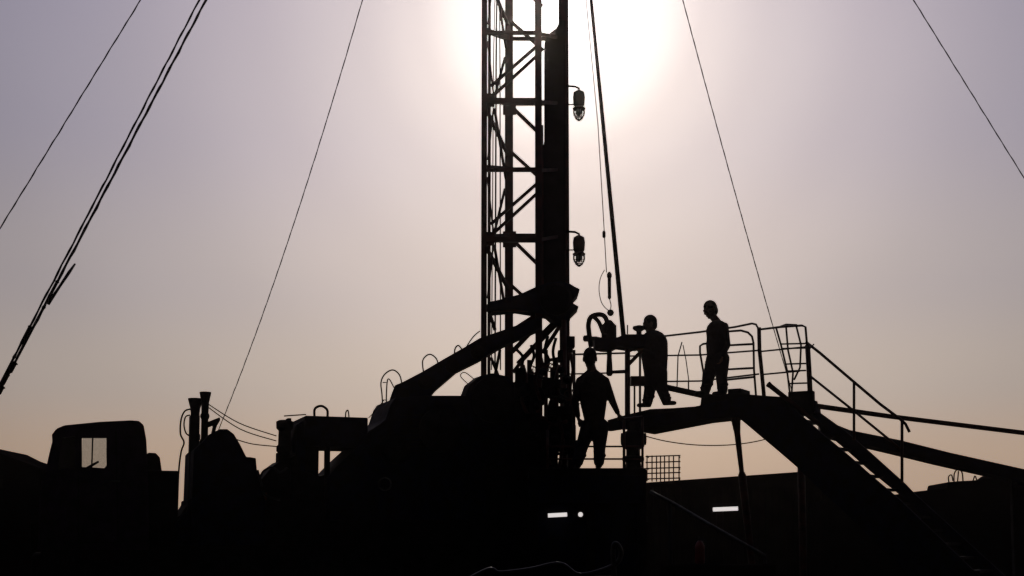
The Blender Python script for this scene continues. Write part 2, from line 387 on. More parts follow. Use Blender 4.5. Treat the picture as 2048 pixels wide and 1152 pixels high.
# floodlamps on the mast
def floodlamp(px, py, label):
    Y = MY+.6
    t = thing('floodlamp', P(px,py+70,Y), label, 'lamp', 'caged lamps on the right side of the mast')
    a = MB(); a.tube([P(1132,py-2,Y), P(px-8,py-1,Y), P(px,py+3,Y), P(px,py+10,Y)], .022, 8); a.build('bracket_arm', 'dark', t); a = MB(); a.tube([P(1132,py+35,Y), P(px-10,py+35,Y)], .012, 6); a.build('conduit', 'dark', t)
    s = Y/F; h = MB(); base = P(px, py+45, Y)
    h.lathe(base, [(12.5*s,0),(13.5*s,2*s),(9*s,6*s),(11.5*s,10*s),(12.5*s,26*s),(11*s,36*s),(5*s,40*s)], seg=18); h.build('housing', 'red', t, smooth=False)
    gb = MB(); gb.ball(P(px,py+51,Y), (5*s,5*s,9*s), 12); gb.build('bulb', 'white', t, smooth=True)
    cg = MB()
    for k in range(6):
        an = math.pi*k/6; dx, dy = math.cos(an)*11*s, math.sin(an)*11*s
        cg.curve([base+Vector((dx,dy,0)), base+Vector((dx*.95,dy*.95,-12*s)), base+Vector((0,0,-24*s)), base+Vector((-dx*.95,-dy*.95,-12*s)), base+Vector((-dx,-dy,0))], .008, 5)
    for z_, r_ in ((-11,10.5),(-19,7.5)):
        cg.tube([base+Vector((math.cos(a)*r_*s, math.sin(a)*r_*s, z_*s)) for a in (2*math.pi*k/16 for k in range(17))], .007, 5)
    cg.build('guard_cage', 'dark', t)
floodlamp(1158, 174, 'upper of the two caged lamps bracketed to the right side of the mast')
floodlamp(1158, 465, 'lower of the two caged lamps, just above the racking head on the mast')

# ---------------------------------------------------------------- rig truck (turned so its flank faces the lens)
T = Plane(180, 19.0, 20.6)
truck = thing('rig_carrier_truck', gz(T.at(560,1060,1.1)), 'long heavy carrier truck under the mast, cab at its left end, engine gear behind', 'truck')
cabo = [(80,1100),(84,1000),(90,945),(99,905),(108,872),(116,861),(130,855),(200,848),(262,845),(276,846),(283,852),(288,880),(291,940),(293,1040),(293,1100)]
win = [(164,876),(213,876),(213,931),(209,936),(164,934)]
vent = [(124,876),(150,872),(150,934),(116,938)]
c_ = MB(); c_.plate(T, cabo, [win, vent], .05)
c_.plate(T, cabo, [[(158,870),(221,869),(221,942),(157,942)]], .05, off=2.1)
def panel(p0, p1, off0, off1, th=.04):
    a,b2 = T.at(*p0,0), T.at(*p1,0); A,B = a+T.n*off0, b2+T.n*off0; C,D_ = b2+T.n*off1, a+T.n*off1
    nn = (B-A).cross(D_-A).normalized()*th
    c_.hexa([A,B,C,D_,A+nn,B+nn,C+nn,D_+nn])
for i in range(len(cabo)-1):
    p0, p1 = cabo[i], cabo[i+1]
    if p0 in ((90,945),(99,905)): continue
    panel(p0, p1, .05, 2.1)
for p0 in cabo[4:-1]:
    a_ = T.at(*p0, .045); c_.tube([a_-T.n*.045, a_+T.n*2.12], .03, 10)
cab = c_.build('cab', 'cab', truck)
w_ = MB(); w_.pbox(T, 164,876,213,935,.01,.02); w_.build('side_window', 'glass', cab)
w_ = MB(); w_.pbox(T, 183,875,186,936,.04,.0); w_.build('window_divider', 'rubber', cab)
w_ = MB(); w_.plate(T, vent, [], .01, off=.02); w_.build('quarter_window', 'glass', cab)
w_ = MB(); w_.hexa([T.at(90,945,0)+T.n*o_ for o_ in (.06,2.08)]+[T.at(91.5,945,0)+T.n*o_ for o_ in (2.08,.06)]+[T.at(107,868,0)+T.n*o_ for o_ in (.06,2.08)]+[T.at(108.5,868,0)+T.n*o_ for o_ in (2.08,.06)]); w_.build('windscreen', 'glass', cab)
w_ = MB(); cc = T.at(178,934,.6)
w_.tube([cc + (T.n*math.cos(a)+ (Vector((0,0,1))*.5+T.u*.8)*math.sin(a))*.17 for a in (2*math.pi*k/20 for k in range(21))], .018, 6); w_.tube([cc, cc-T.u*.12-Vector((0,0,.45))], .03, 8); w_.build('steering_wheel', 'rubber', cab)
w_ = MB(); w_.pbox(T,150,955,262,1010,1.7,.2); w_.pbox(T,226,885,262,955,1.7,.2); w_.build('seat', 'rubber', cab, bevel=.04)
w_ = MB(); w_.tube([T.at(222,962,-.03), T.at(240,962,-.05)], .014, 6); w_.build('door_handle', 'steel', cab)
w_ = MB()
for a_, b_ in (((157,950),(157,1085)),((232,862),(236,1085)),((157,1085),(236,1085))): w_.bar(T.at(*a_,-.006), T.at(*b_,-.006), .012)
w_.build('door_seam', 'rubber', cab)
# parts behind cab
def tpart(name, m, pieces, bevel=.015):
    q = MB()
    for pc in pieces:
        if pc[0] == 'b': q.pbox(T, *pc[1:6], pc[6] if len(pc) > 6 else 0.)
        elif pc[0] == 'p': q.plate(T, pc[1], [], pc[2], off=pc[3])
        elif pc[0] == 'c':
            a_ = T.at(pc[1],pc[2],pc[5]); k_ = a_.y/F; q.lathe(a_, [(pc[3]*k_*r, pc[4]*k_*h) for r, h in pc[6]], seg=18)
    return q.build(name, m, truck, bevel=bevel)
tpart('air_intake', 'dark', [('p', [(291,950),(291,911),(297,905),(312,906),(320,915),(325,950)], .5, .3)])
tpart('battery_box', 'dark', [('b',293,941,355,1046,1.6,.2)])
tpart('chassis', 'dark', [('b',80,1090,1010,1185,2.0,.1), ('b',60,1045,1010,1100,1.6,.35), ('p', [(293,1042),(340,1042),(362,1030),(380,1000),(1000,1000),(1000,1060),(293,1060)], 1.2, .4)])
tpart('front_bumper', 'dark', [('b',62,1110,90,1160,2.3,0)], .03)
tpart('engine_hood', 'blue', [('p', [(385,1100),(384,1000),(388,900),(405,885),(420,868),(440,858),(455,858),(468,868),(480,888),(493,914),(500,914),(512,916),(514,940),(521,968),(530,1000),(530,1100)], 1.5, .2),
                              ('p', [(352,1100),(352,1046),(366,1028),(374,1024),(376,1000),(388,995),(388,1100)], 1.2, .3)])
fl = [(1,0),(1,.92),(1.5,.94),(1.6,1),(1.2,1)]
tpart('exhaust_stack', 'dark', [('c',386,1010,8,214,.9,[(1,0),(1.05,.3),(1.35,.31),(1.35,.34),(1.05,.35),(1.05,.6),(1.4,.61),(1.4,.66),(1.05,.67),(1.1,.86),(1.2,.9),(1.9,1),(1.6,1)]) , ('b',379,830,398,1010,.25,.75)])
tpart('exhaust_stack', 'dark', [('c',406,1000,7,217,.7,[(1,0),(1,.5),(1.3,.51),(1.3,.55),(1,.56),(1,.75),(1.3,.76),(1.3,.79),(1,.8),(1.1,.9),(1.7,1),(1.4,1)]), ('b',386,799,408,808,.12,.8)])
tpart('stack_bracket', 'dark', [('p', [(412,845),(440,834),(441,840),(434,852),(430,866),(424,868),(428,850),(412,856)], .2, .6)])
q = MB(); q.curve([T.at(x,y,.6) for x,y in ((384,818),(370,822),(362,840),(361,868),(368,885),(362,905),(357,950),(354,1040))], .016, 6)
q.curve([T.at(x,y,.65) for x,y in ((380,830),(371,834),(368,850),(372,866),(380,872))], .014, 6); q.build('breather_hose', 'rubber', truck)
tpart('air_cleaner', 'dark', [('c',568,945,13,105,.6,[(1,0),(1,.38),(1.25,.4),(1.25,.5),(1,.52),(.95,.8),(1.3,.84),(1.35,.97),(.9,1)]), ('b',555,905,562,940,.2,.5), ('b',575,836,583,850,.2,.5)], .01)
tpart('hydraulic_pump', 'dark', [('p', [(522,960),(530,950),(545,933),(560,922),(582,915),(600,905),(602,1000),(530,1000)], .8, .4), ('b',582,922,600,1000,.8,.3)])
tpart('pump_pipe', 'rail', [('b',524,985,534,1000,.1,.3)], 0)
q = MB(); q.curve([T.at(x,y,.3) for x,y in ((518,960),(527,942),(545,935),(560,945),(575,935))], .02, 6); q.curve([T.at(x,y,.2) for x,y in ((515,940),(522,965),(530,990),(560,1000))], .02, 6); q.build('coolant_hose', 'hose', truck)
tpart('radiator_tank', 'blue', [('b',610,833,736,893,1.3,.3), ('b',592,848,612,1000,1.0,.4), ('p',[(585,876),(592,850),(604,842),(612,842),(612,905),(585,905)],.8,.45)], .02)
tpart('tank_post', 'dark', [('b',650,892,660,1000,.1,.3)], 0)
tpart('tank_post', 'dark', [('b',610,892,637,1000,.5,.4)], 0)
tpart('pump_housing', 'dark', [('p',[(600,1000),(600,940),(640,952),(668,944),(700,940),(700,1000)],.9,.35)])
for pts, r in ((((629,834),(629,820),(634,814),(643,812),(651,816),(655,822),(655,834)),.022), (((691,834),(692,824),(696,821),(698,834)),.012)):
    q = MB(); q.curve([T.at(x,y,.5) for x,y in pts], r, 8); q.build('lifting_eye', 'dark', truck)
q = MB(); q.tube([T.at(568,832,.6), T.at(612,829,.6)], .012, 6); q.build('tank_rod', 'dark', truck)
tpart('drawworks_housing', 'blue', [('p', [(655,955),(672,935),(700,908),(722,888),(738,862),(760,848),(772,838),(782,808),(790,796),(852,791),(935,791),(940,900),(940,1040),(655,1040)], 1.3, .25),
                              ('p', [(930,1040),(930,795),(940,768),(960,752),(985,746),(1015,752),(1034,770),(1040,800),(1056,835),(1060,900),(1060,1040)], .35, .35)], .02)
for cx_, cy_, r_ in ((985,800,.42),(880,860,.4),(790,900,.25)):
    q = MB(); q.lathe(T.at(cx_,cy_,.25), [(r_*.2,.22),(r_*.25,.18),(r_*.8,.14),(r_,.1),(r_,0)][::-1], -T.n, 32)
    q.build('drum_flange', 'dark', truck)
q = MB(); q.tube([T.at(770,968,0)+ (T.u*math.cos(a)+Vector((0,0,1))*math.sin(a))*.11 for a in (2*math.pi*k/20 for k in range(21))], .014, 6); q.build('valve_handwheel', 'steel', truck)
q = MB()
for i in range(9): q.bar(T.at(800,830+i*9,.23), T.at(915,829+i*9,.23), .02)
q.build('louvre', 'dark', truck)
for px in (190, 470, 640, 905):
    wc = T.at(px, 1180, .05); wc.z = .58
    wh = MB(); wh.lathe(wc, [(.3,0),(.5,.0),(.57,.05),(.58,.18),(.57,.27),(.5,.32),(.3,.32)], T.n, 32); w0 = wh.build('wheel', 'rubber', truck)
    wr = MB(); wr.lathe(wc, [(.1,-.02),(.12,.02),(.28,.06),(.3,.1),(.3,.2)], T.n, 24); wr.build('rim', 'steel', w0)
    wf = MB(); wc2 = wc + T.n*1.75; wf.lathe(wc2, [(.3,0),(.5,.0),(.57,.05),(.58,.18),(.57,.27),(.5,.32),(.3,.32)], T.n, 32); wf.build('wheel', 'rubber', truck)

# cables strung from the stacks to the air cleaner
for (a_, m1, b_, lab) in (((413,806),(478,846),(553,872),'upper thin cable strung from the exhaust stacks to the air cleaner'),
                          ((413,812),(480,858),(553,882),'middle thin cable strung from the exhaust stacks to the air cleaner'),
                          ((470,878),(505,888),(553,893),'lowest short cable strung above the engine hood')):
    q = MB(); q.curve([T.at(*a_,.7), T.at(*m1,.7), T.at(*b_,.6)], .01, 6)
    tag(q.build('cable', 'wire'), lab, 'cable', 'cables strung between stacks and air cleaner')
q = MB(); q.curve([T.at(737,836,.4), T.at(752,820,.4), T.at(768,800,.4)], .008, 6); tag(q.build('cable', 'wire'), 'short thin cable between the square radiator tank and the wire hoops', 'cable')

# ---------------------------------------------------------------- lower platform with man on it
LP = Flat(1190, 17.8)
plat = thing('lower_work_platform', gz(LP.at(1160,1060,.6)), 'low dark steel platform carrying the nearest worker at the foot of the mast', 'platform')
q = MB(); q.pbox(LP, 1058, 936, 1292, 950, 1.3, -.25); q.build('deck_plate', 'dark', plat, bevel=.01)
q = MB(); q.pbox(LP, 1058, 950.3, 1290, 1006, .12, -.22); q.pbox(LP, 1060, 1006.3, 1290, 1150, .1, -.1); q.build('side_skirt', 'blue', plat, bevel=.01)
for x in (1068, 1180, 1282):
    q = MB(); a_ = LP.at(x,950,-.1); q.box((a_.x-.06,a_.y-.1,0),(a_.x+.06,a_.y+.02,a_.z)); q.build('leg', 'dark', plat)
q = MB()
q.tube([LP.at(1248,936,.5), LP.at(1248,838,.5)], .022, 8); q.tube([LP.at(1240,838,.02), LP.at(1250,838,.5), LP.at(1285,834,.55)], .022, 8)
q.tube([LP.at(1285,936,.55), LP.at(1285,834,.55)], .02, 8); q.tube([LP.at(1095,893,1.0), LP.at(1285,893,1.0)], .016, 6); q.tube([LP.at(1095,918,1.0), LP.at(1285,918,1.0)], .016, 6)
q.tube([LP.at(1095,936,1.0), LP.at(1095,860,1.0)], .018, 6)
q.build('handrail', 'rail', plat)
# valve manifold & control console cluster between mast and platform
man = thing('valve_manifold', gz(P(1090,940,20.8)), 'tangle of valves, pipes and gauges between the mast legs and the nearest worker', 'valves')
VP = Flat(1090, 20.6); s = 20.6/F
for (x0,y0,x1,y1) in ((1028,762,1075,800),(1060,785,1090,803),(1084,758,1122,776),(1075,775,1128,792),(1095,812,1140,830),(1030,838,1100,935),(1060,800,1072,850),(1096,826,1146,900),(1128,776,1140,812),(1052,826,1080,845),(1100,905,1116,935),(1136,895,1150,935),(1030,735,1052,765),(1098,800,1110,815)):
    q = MB(); q.pbox(VP, x0,y0,x1,y1,.35+random.random()*.4, random.random()*.3); q.build('valve_block', 'dark', man, bevel=.02)
for (cx_,cy_,r_) in ((1046,780,15),(1072,812,9),(1098,782,12),(1122,800,8),(1134,760,9),(1068,870,14),(1110,880,12),(1136,872,9),(1086,745,8),(1122,742,7),(1106,905,9)):
    q = MB(); q.lathe(VP.at(cx_,cy_,-.1), [(r_*s*.6,0),(r_*s,.03),(r_*s,.1),(r_*s*.5,.14),(r_*s*.3,.22)], (0,-1,0), 16); q.build('gauge', 'dark', man)
for pts in (((1046,730),(1052,760),(1044,800),(1056,830)),((1078,735),(1070,760),(1080,800)),((1120,730),(1112,760),(1120,790),(1146,800)),((1140,705),(1146,740),(1140,780),(1150,830)),((1060,850),(1085,835),(1105,850),(1135,842)),((1098,850),(1092,890),(1100,930)),((1118,838),(1126,880),(1118,935))):
    q = MB(); q.curve([VP.at(x,y,.1) for x,y in pts], 3.6*s, 8); q.build('pipe', 'rail', man)
for cx_,cy_,r_ in ((1140,790,11),(1100,735,8),(1064,740,8)):
    q = MB(); ct = VP.at(cx_,cy_,-.15); q.tube([ct+Vector((math.cos(a),0,math.sin(a)))*r_*s for a in (2*math.pi*k/18 for k in range(19))], .012, 6)
    for k in range(3): q.bar(ct+Vector((math.cos(k*1.05),0,math.sin(k*1.05)))*r_*s, ct-Vector((math.cos(k*1.05),0,math.sin(k*1.05)))*r_*s, .012)
    q.build('handwheel', 'rail', man)

for pts in (((1034,700),(1046,716),(1040,745)),((1062,690),(1068,712),(1060,738),(1072,765)),((1096,672),(1090,700),(1098,722),(1090,748)),((1112,676),(1106,705),(1114,740)),((1046,760),(1070,752),(1100,758),(1128,748)),((1044,905),(1080,898),(1120,908),(1150,900))):
    q = MB(); q.curve([VP.at(x,y,.5) for x,y in pts], 3.2*20.6/F, 8); q.build('hose', 'rubber', man)
for x0,y0,x1,y1 in ((1104,742,1118,766),(1056,742,1068,768),(1116,700,1126,722),(1082,850,1098,905),(1150,880,1158,935),(1138,800,1150,845),(1138,850,1152,880),(1030,800,1060,840),(1116,812,1136,830)):
    q = MB(); q.pbox(VP, x0,y0,x1,y1,.25,.4); q.build('junction_box', 'dark', man, bevel=.01)

# ---------------------------------------------------------------- upper deck with railings
DK = Plane(1480, 21.0, -30)
deck = thing('upper_work_deck', gz(DK.at(1450,1060,1)), 'raised steel work deck with railings where two workers stand right of the mast', 'platform')
q = MB(); top = [(1215,840),(1258,828),(1300,818),(1346,816),(1400,812),(1403,790),(1440,788),(1482,786),(1500,789),(1540,792),(1570,794)]
q.plate(DK, top+[(1572,812),(1480,812),(1340,828),(1215,853)], [], 2.2); q.build('deck_plate', 'dark', deck, bevel=.008)
q = MB(); q.plate(DK, [(1215,846),(1340,824),(1420,806),(1480,794),(1631,801),(1632,826),(1500,838),(1482,832),(1400,838),(1340,848),(1240,858),(1215,862)], [], .14, off=-.05); q.build('edge_beam', 'blue', deck, bevel=.008)
q = MB(); q.pbox(DK,1576,782,1626,830,.14,-.08); q.build('deck_box', 'dark', deck, bevel=.015)
q = MB(); q.pbox(DK,1455,777,1482,790,.5,.02); q.build('step_box', 'dark', deck, bevel=.015)
for k in range(6): q = MB(); q.plate(DK, [(1225,858),(1480,833),(1480,826),(1225,850)], [], .08, off=.35+k*.34); q.build('joist', 'dark', deck)
def rail(pts, r=.02, off=0.): 
    q = MB(); q.curve([DK.at(x,y,off) for x,y in pts], r, 8, 4); return q
lg = MB(); a_ = DK.at(1471,834,.3); b_ = DK.at(1484,950,.3); e_ = b_ + (b_-a_)*((b_.z)/(a_.z-b_.z))
lg.tube([a_, a_.lerp(b_,.28), b_.lerp(a_,.06), b_, b_+(e_-b_)*.12, e_], [.09,.055,.042,.07,.07,.05], 10); lg.build('support_leg', 'red', deck)
lg = MB(); a2 = DK.at(1600,826,1.6); lg.tube([a2, Vector((a2.x,a2.y,0))], .07, 8); lg.build('support_leg', 'red', deck)
R1 = 0.021
def poly_tube(q, pts, off, r): q.tube([DK.at(x,y,off) for x,y in pts], r, 8)
# railing panel behind the workers
rl = MB(); RO = 1.5
poly_tube(rl, [(1140,709),(1252,706),(1330,672),(1400,664),(1470,654),(1504,647),(1512,649),(1516,656),(1520,720),(1526,792)], RO, R1)
poly_tube(rl, [(1140,748),(1252,745)], RO, R1*.8); poly_tube(rl, [(1260,712),(1400,710),(1450,706),(1515,701)], RO, R1*.8)
poly_tube(rl, [(1262,765),(1330,763),(1400,762),(1518,748)], RO, R1*.8)
poly_tube(rl, [(1354,775),(1356,712),(1364,684)], RO, .012); poly_tube(rl, [(1378,764),(1372,720),(1366,690)], RO, .01); poly_tube(rl, [(1377,764),(1377,785)], RO, .014)
rl.build('back_railing', 'rail', deck)
rl = MB()
poly_tube(rl, [(1440,664),(1482,661),(1496,665),(1504,673),(1507,686),(1508,740),(1512,792)], .9, R1)
poly_tube(rl, [(1404,786),(1407,745),(1400,705),(1400,692),(1406,688),(1420,686)], .9, R1)
for y0, y1 in ((691,688),(739,736),(760,754)): poly_tube(rl, [(1448,y0),(1508,y1)], .9, R1)
rl.build('inner_railing', 'rail', deck)
rl = MB()
poly_tube(rl, [(1518,655),(1519,700),(1524,750),(1528,792)], .5, .036)
poly_tube(rl, [(1518,659),(1560,654),(1604,651),(1611,654),(1614,690)], .5, R1)
poly_tube(rl, [(1520,703),(1610,694)], .5, R1*.75); poly_tube(rl, [(1524,749),(1600,742)], .5, R1*.75)
poly_tube(rl, [(1615,690),(1618,740),(1621,800)], .05, .045); rl.build('corner_railing', 'rail', deck)
rl = MB()   # ladder opening frame
for pts in (((1552,655),(1562,690),(1574,740),(1580,790)), ((1572,652),(1576,700),(1586,745),(1583,792)), ((1592,650),(1602,690),(1600,735),(1588,760)), ((1552,656),(1572,649),(1594,650))):
    poly_tube(rl, pts, .7, .018)
for y, x0, x1 in ((688,1562,1612),(697,1564,1612),(728,1572,1612),(742,1574,1612),(767,1580,1618)): poly_tube(rl, [(x0,y),(x1,y-1)], .7, .015)
rl.build('ladder_hoop', 'rail', deck)
q = MB(); q.tube([DK.at(1325,773,.9), DK.at(1425,795,.9)], .06, 10); tag(q.build('steel_pipe', 'dark'), 'short dark pipe lying sloped on the deck between the two workers', 'pipe')
q = MB(); q.tube([DK.at(1536,768,-.1), DK.at(1541,772,-.1), DK.at(1640,850,-.1)], [.055,.045,.04], 10); tag(q.build('lever_bar', 'red'), 'thick slanted bar sticking up from the deck edge at the stair head', 'bar')
q = MB(); q.curve([P(x,y,24) for x,y in ((1290,872),(1330,882),(1380,889),(1430,891),(1480,888),(1525,880),(1550,870))], .012, 6); tag(q.build('cable', 'wire'), 'slack thin cable sagging in the opening below the upper deck', 'cable')

# ---------------------------------------------------------------- stairs
S2 = Plane(1625, 21.0, -35)
stair = thing('steel_stairs', gz(S2.at(1800,1060,-.5)), 'steep steel stairway with handrail descending to the right from the upper deck', 'stairs')
q = MB(); q.plate(S2, [(1618,800),(1640,826),(1690,862),(1740,905),(1810,968),(1826,985),(2090,1225),(2070,1240),(1812,1000),(1740,942),(1690,898),(1640,856),(1600,824)], [], .06); q.build('stringer', 'blue', stair)
q = MB(); q.plate(S2, [(1478,836),(1500,806),(1585,816),(1640,864),(1700,914),(1745,954),(1800,1000),(2050,1240),(1890,1240),(1800,1130),(1605,946),(1596,936),(1560,905)], [], .06, off=-.9); q.build('stringer', 'blue', stair)
q = MB()
nst = 15
for k in range(nst):
    t = (k+.5)/nst
    a_ = S2.at(1612+(2080-1612)*t, 832+(1232-832)*t*1.0, 0.0); b_ = a_ - S2.n*.86
    tr = MB(); tr.hexa([b_-S2.u*.12-Vector((0,0,.04)), b_+S2.u*.12-Vector((0,0,.04)), a_+S2.u*.12-Vector((0,0,.04)), a_-S2.u*.12-Vector((0,0,.04)), b_-S2.u*.12, b_+S2.u*.12, a_+S2.u*.12, a_-S2.u*.12]); tr.build('tread', 'dark', stair)
q.bm.free()
q = MB()
q.tube([S2.at(x,y,.0) for x,y in ((1612,684),(1640,706),(1708,764),(1760,808),(1800,838),(1811,848),(1819,864))], .025, 8)
q.tube([S2.at(x,y,.0) for x,y in ((1620,752),(1708,822),(1782,882),(1806,903))], .022, 8)
q.tube([S2.at(1628,688,0), S2.at(1612,706,0)], .012, 6)
q.tube([S2.at(1708,762,0), S2.at(1708,880,0)], .024, 8); q.tube([S2.at(1804,840,0), S2.at(1804,966,0)], .026, 8)
q.build('handrail', 'rail', stair)

# catwalk beams running off to the right
CW = Plane(1640, 22.6, -12)
q = MB(); q.plate(CW, [(1628,806),(1780,828),(2048,861),(2420,905),(2420,916),(2048,869),(1780,836),(1628,815)], [], .15); tag(q.build('guide_beam', 'rail'), 'long thin beam running from the upper deck to the right edge, above the thick one', 'beam')
cwk = thing('pipe_catwalk', gz(CW.at(1900,1060,1)), 'thick sloping catwalk beam running from under the deck to the right edge', 'catwalk')
q = MB(); q.plate(CW, [(1640,836),(1700,860),(1800,880),(1900,905),(2048,938),(2400,1020),(2400,1050),(2048,966),(2000,952),(1880,925),(1790,903),(1700,882),(1640,866)], [], .9, off=.3); q.build('trough', 'blue', cwk, bevel=.01)
for x in (2030, 2300):
    q = MB(); a_ = CW.at(x,960,.5); q.box((a_.x-.06,a_.y,0),(a_.x+.06,a_.y+.12,a_.z)); q.build('support_leg', 'dark', cwk)

# ---------------------------------------------------------------- wellhead
wh = thing('wellhead_stack', gz(P(1267,1060,21.9)), 'flanged blowout preventer stack standing under the upper deck', 'wellhead')
s = 21.9/F; bz = P(1267,985,21.9)
q = MB(); q.lathe(bz, [(r*s, h*s) for r,h in ((18,-170),(18,-60),(28,-58),(28,-48),(20,-46),(20,10),(26,14),(26,40),(17,46),(15,60),(22,64),(22,70),(14,74),(14,86),(23,92),(24,112),(18,120),(12,124),(11,140))], seg=24); q.build('preventer_body', 'dark', wh)
for sx, y in ((1,878),(-1,878),(1,950),(-1,955)): q = MB(); q.lathe(P(1267,y,21.9), [(8*s,0),(8*s,20*s),(12*s,20*s),(12*s,25*s),(6*s,25*s)], (sx,0,0), 14); q.build('side_outlet', 'dark', wh)

# ---------------------------------------------------------------- power tong
TY = 21.7; TP = Flat(1230, TY)
tg = thing('power_tong', P(1255,800,TY+.3), 'power tong hanging between the workers beside the mast at chest height', 'tong')
q = MB(); q.plate(TP, [(1188,672),(1200,674),(1222,678),(1235,674),(1250,668),(1290,668),(1294,676),(1290,694),(1262,696),(1235,692),(1225,698),(1205,697),(1190,694)], [], .45); q.build('tong_body', 'blue', tg, bevel=.02)
q = MB(); q.lathe(TP.at(1166,677,.1), [(.03,0),(.06,.02),(.06,.1),(.04,.12),(.04,.26)], (1,0,0), 12); q.build('swing_pin', 'dark', tg)
q = MB(); q.curve([TP.at(x,y,.05) for x,y in ((1182,694),(1178,665),(1177,648),(1182,634),(1196,629),(1208,632),(1214,645),(1212,668))], .045, 8); q.curve([TP.at(x,y,.3) for x,y in ((1188,634),(1198,645),(1206,665))], .04, 8); q.build('bail', 'dark', tg)
q = MB(); q.lathe(TP.at(1218,690,.2), [(.1,0),(.11,.1),(.14,.14),(.14,.36),(.1,.4),(.05,.46)], seg=16); q.build('motor', 'dark', tg)
q = MB(); q.lathe(TP.at(1219,752,.2), [(.035,0),(.06,.03),(.055,.2),(.045,.35),(.05,.55)], seg=14); q.build('lower_jaw', 'dark', tg)
q = MB(); q.tube([TP.at(1255,690,.2), TP.at(1255,840,.2)], .05, 8); q.tube([TP.at(1225,744,.2), TP.at(1258,742,.2)], .03, 8); q.tube([TP.at(1258,728,.2), TP.at(1285,700,.2)], .035, 8); q.tube([TP.at(1280,700,.3), TP.at(1280,832,.3)], .022, 8); q.tube([TP.at(1269,760,.3), TP.at(1269,838,.3)], .018, 8)
q.pbox(TP,1262,752,1290,770,.2,.2); q.build('support_post', 'red', tg)
q = MB(); q.lathe(TP.at(1278,668,.2), [(.05,0),(.05,.05),(.09,.07),(.12,.1),(.11,.14),(.04,.16)], seg=16); q.tube([TP.at(1255,668,.2), TP.at(1255,650,.2)], .012, 6); q.build('pressure_gauge', 'dark', tg)

# ---------------------------------------------------------------- background: cabin, tank, shed, basket
CB = Plane(1450, 34, -14)
cbn = thing('site_cabin', gz(CB.at(1500,1060,1.2)), 'long low dark brown site cabin behind the deck and stairs', 'cabin')
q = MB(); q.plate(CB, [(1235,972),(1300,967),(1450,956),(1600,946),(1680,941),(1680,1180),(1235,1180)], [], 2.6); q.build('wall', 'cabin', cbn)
q = MB(); q.plate(CB, [(1232,970),(1300,964.5),(1600,943.5),(1683,938),(1683,943),(1600,948),(1300,969),(1232,974)], [], 2.9, off=-.12); q.build('roof', 'cabin', cbn)
q = MB()
for x in range(1250, 1680, 14): q.tube([CB.at(x,975,-.01), CB.at(x,1160,-.01)], .02, 4)
q.build('cladding_rib', 'cabin', cbn)
MT = Plane(1950, 30, -8)
mt = thing('mud_tank', gz(MT.at(1980,1060,1.2)), 'low dark tank unit at the far right beyond the stairs', 'tank')
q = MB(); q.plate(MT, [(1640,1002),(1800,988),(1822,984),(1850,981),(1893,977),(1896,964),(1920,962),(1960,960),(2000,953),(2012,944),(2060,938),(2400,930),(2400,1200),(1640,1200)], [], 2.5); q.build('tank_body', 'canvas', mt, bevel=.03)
for pts in (((1898,966),(1897,954),(1903,950),(1906,962)),((1908,964),(1909,946),(1917,938),(1924,945),(1926,962)),((1915,964),(1917,942)),((1946,962),(1950,952),(1954,962))): q = MB(); q.curve([MT.at(x,y,.6) for x,y in pts], .018, 6); q.build('tank_rail', 'rail', mt)
SH = Plane(40, 28, 6)
sh = thing('storage_shed', gz(SH.at(0,1060,2)), 'dark shed with a sloping roof behind the truck cab at the left edge', 'shed')
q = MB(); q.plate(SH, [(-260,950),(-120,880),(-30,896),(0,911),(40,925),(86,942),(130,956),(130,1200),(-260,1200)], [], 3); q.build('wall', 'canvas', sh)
q = MB(); q.plate(SH, [(-265,952),(-120,876),(-30,892),(0,907),(40,921),(86,938),(134,955),(134,961),(86,944),(0,913),(-30,898),(-120,882),(-262,958)], [], 3.3, off=-.15); q.build('roof', 'canvas', sh)
q = MB(); q.pbox(SH,-8,950,6,975,.02,-.02); q.build('window', 'glass', sh)
bk = MB(); BP = Plane(1325, 33.5, -10)
for x in (1294,1304,1313,1321,1329,1338,1347,1358):
    for off in (0,.7): bk.tube([BP.at(x,911,off), BP.at(x,963,off)], .019, 5)
for y in (912,924,936,946,957):
    for off in (0,.7): bk.tube([BP.at(1291,y+1,off), BP.at(1361,y-1,off)], .019, 5)
for x in (1294,1358):
    for y in (912,936,957): bk.tube([BP.at(x,y,0), BP.at(x,y,0)+BP.n*.7], .019, 5)
tag(bk.build('wire_basket', 'rail'), 'reddish wire basket standing on the cabin roof below the upper deck', 'basket')

# lit strip lamps
def strip(pl, x0, x1, y, off, label):
    t = thing('strip_lamp', pl.at((x0+x1)/2,y,off), label, 'lamp', 'lit strip lamps low under the decks')
    q = MB(); q.pbox(pl, x0-3, y-12, x1+3, y-6, .1, off); q.pbox(pl, x0-4, y-8, x0, y+7, .1, off); q.pbox(pl, x1, y-8, x1+4, y+7, .1, off); q.build('fixture', 'dark', t)
    q = MB(); a_, b_ = pl.at(x0, y+1, off), pl.at(x1, y-1, off); rr = 4.0*(b_.y)/F
    q.tube([a_,b_], rr, 12); q.build('lit_tube', 'tube', t)
strip(LP, 1096, 1134, 1030, -.34, 'lit white strip lamp on the side of the lower platform')
strip(CB, 1426, 1476, 1018, -.3, 'lit white strip lamp on the site cabin wall beside the deck leg')
t = thing('bulkhead_lamp', LP.at(1161,1030,-.3), 'tiny lit round lamp just right of the strip lamp on the lower platform', 'lamp')
q = MB(); q.ball(LP.at(1161,1029,-.3), .035, 12); q.build('bulb', 'tube', t, smooth=True)
q = MB(); q.lathe(LP.at(1161,1029,-.24), [(.05,0),(.06,.01),(.06,.03)], (0,-1,0), 14); q.build('fixture', 'dark', t)

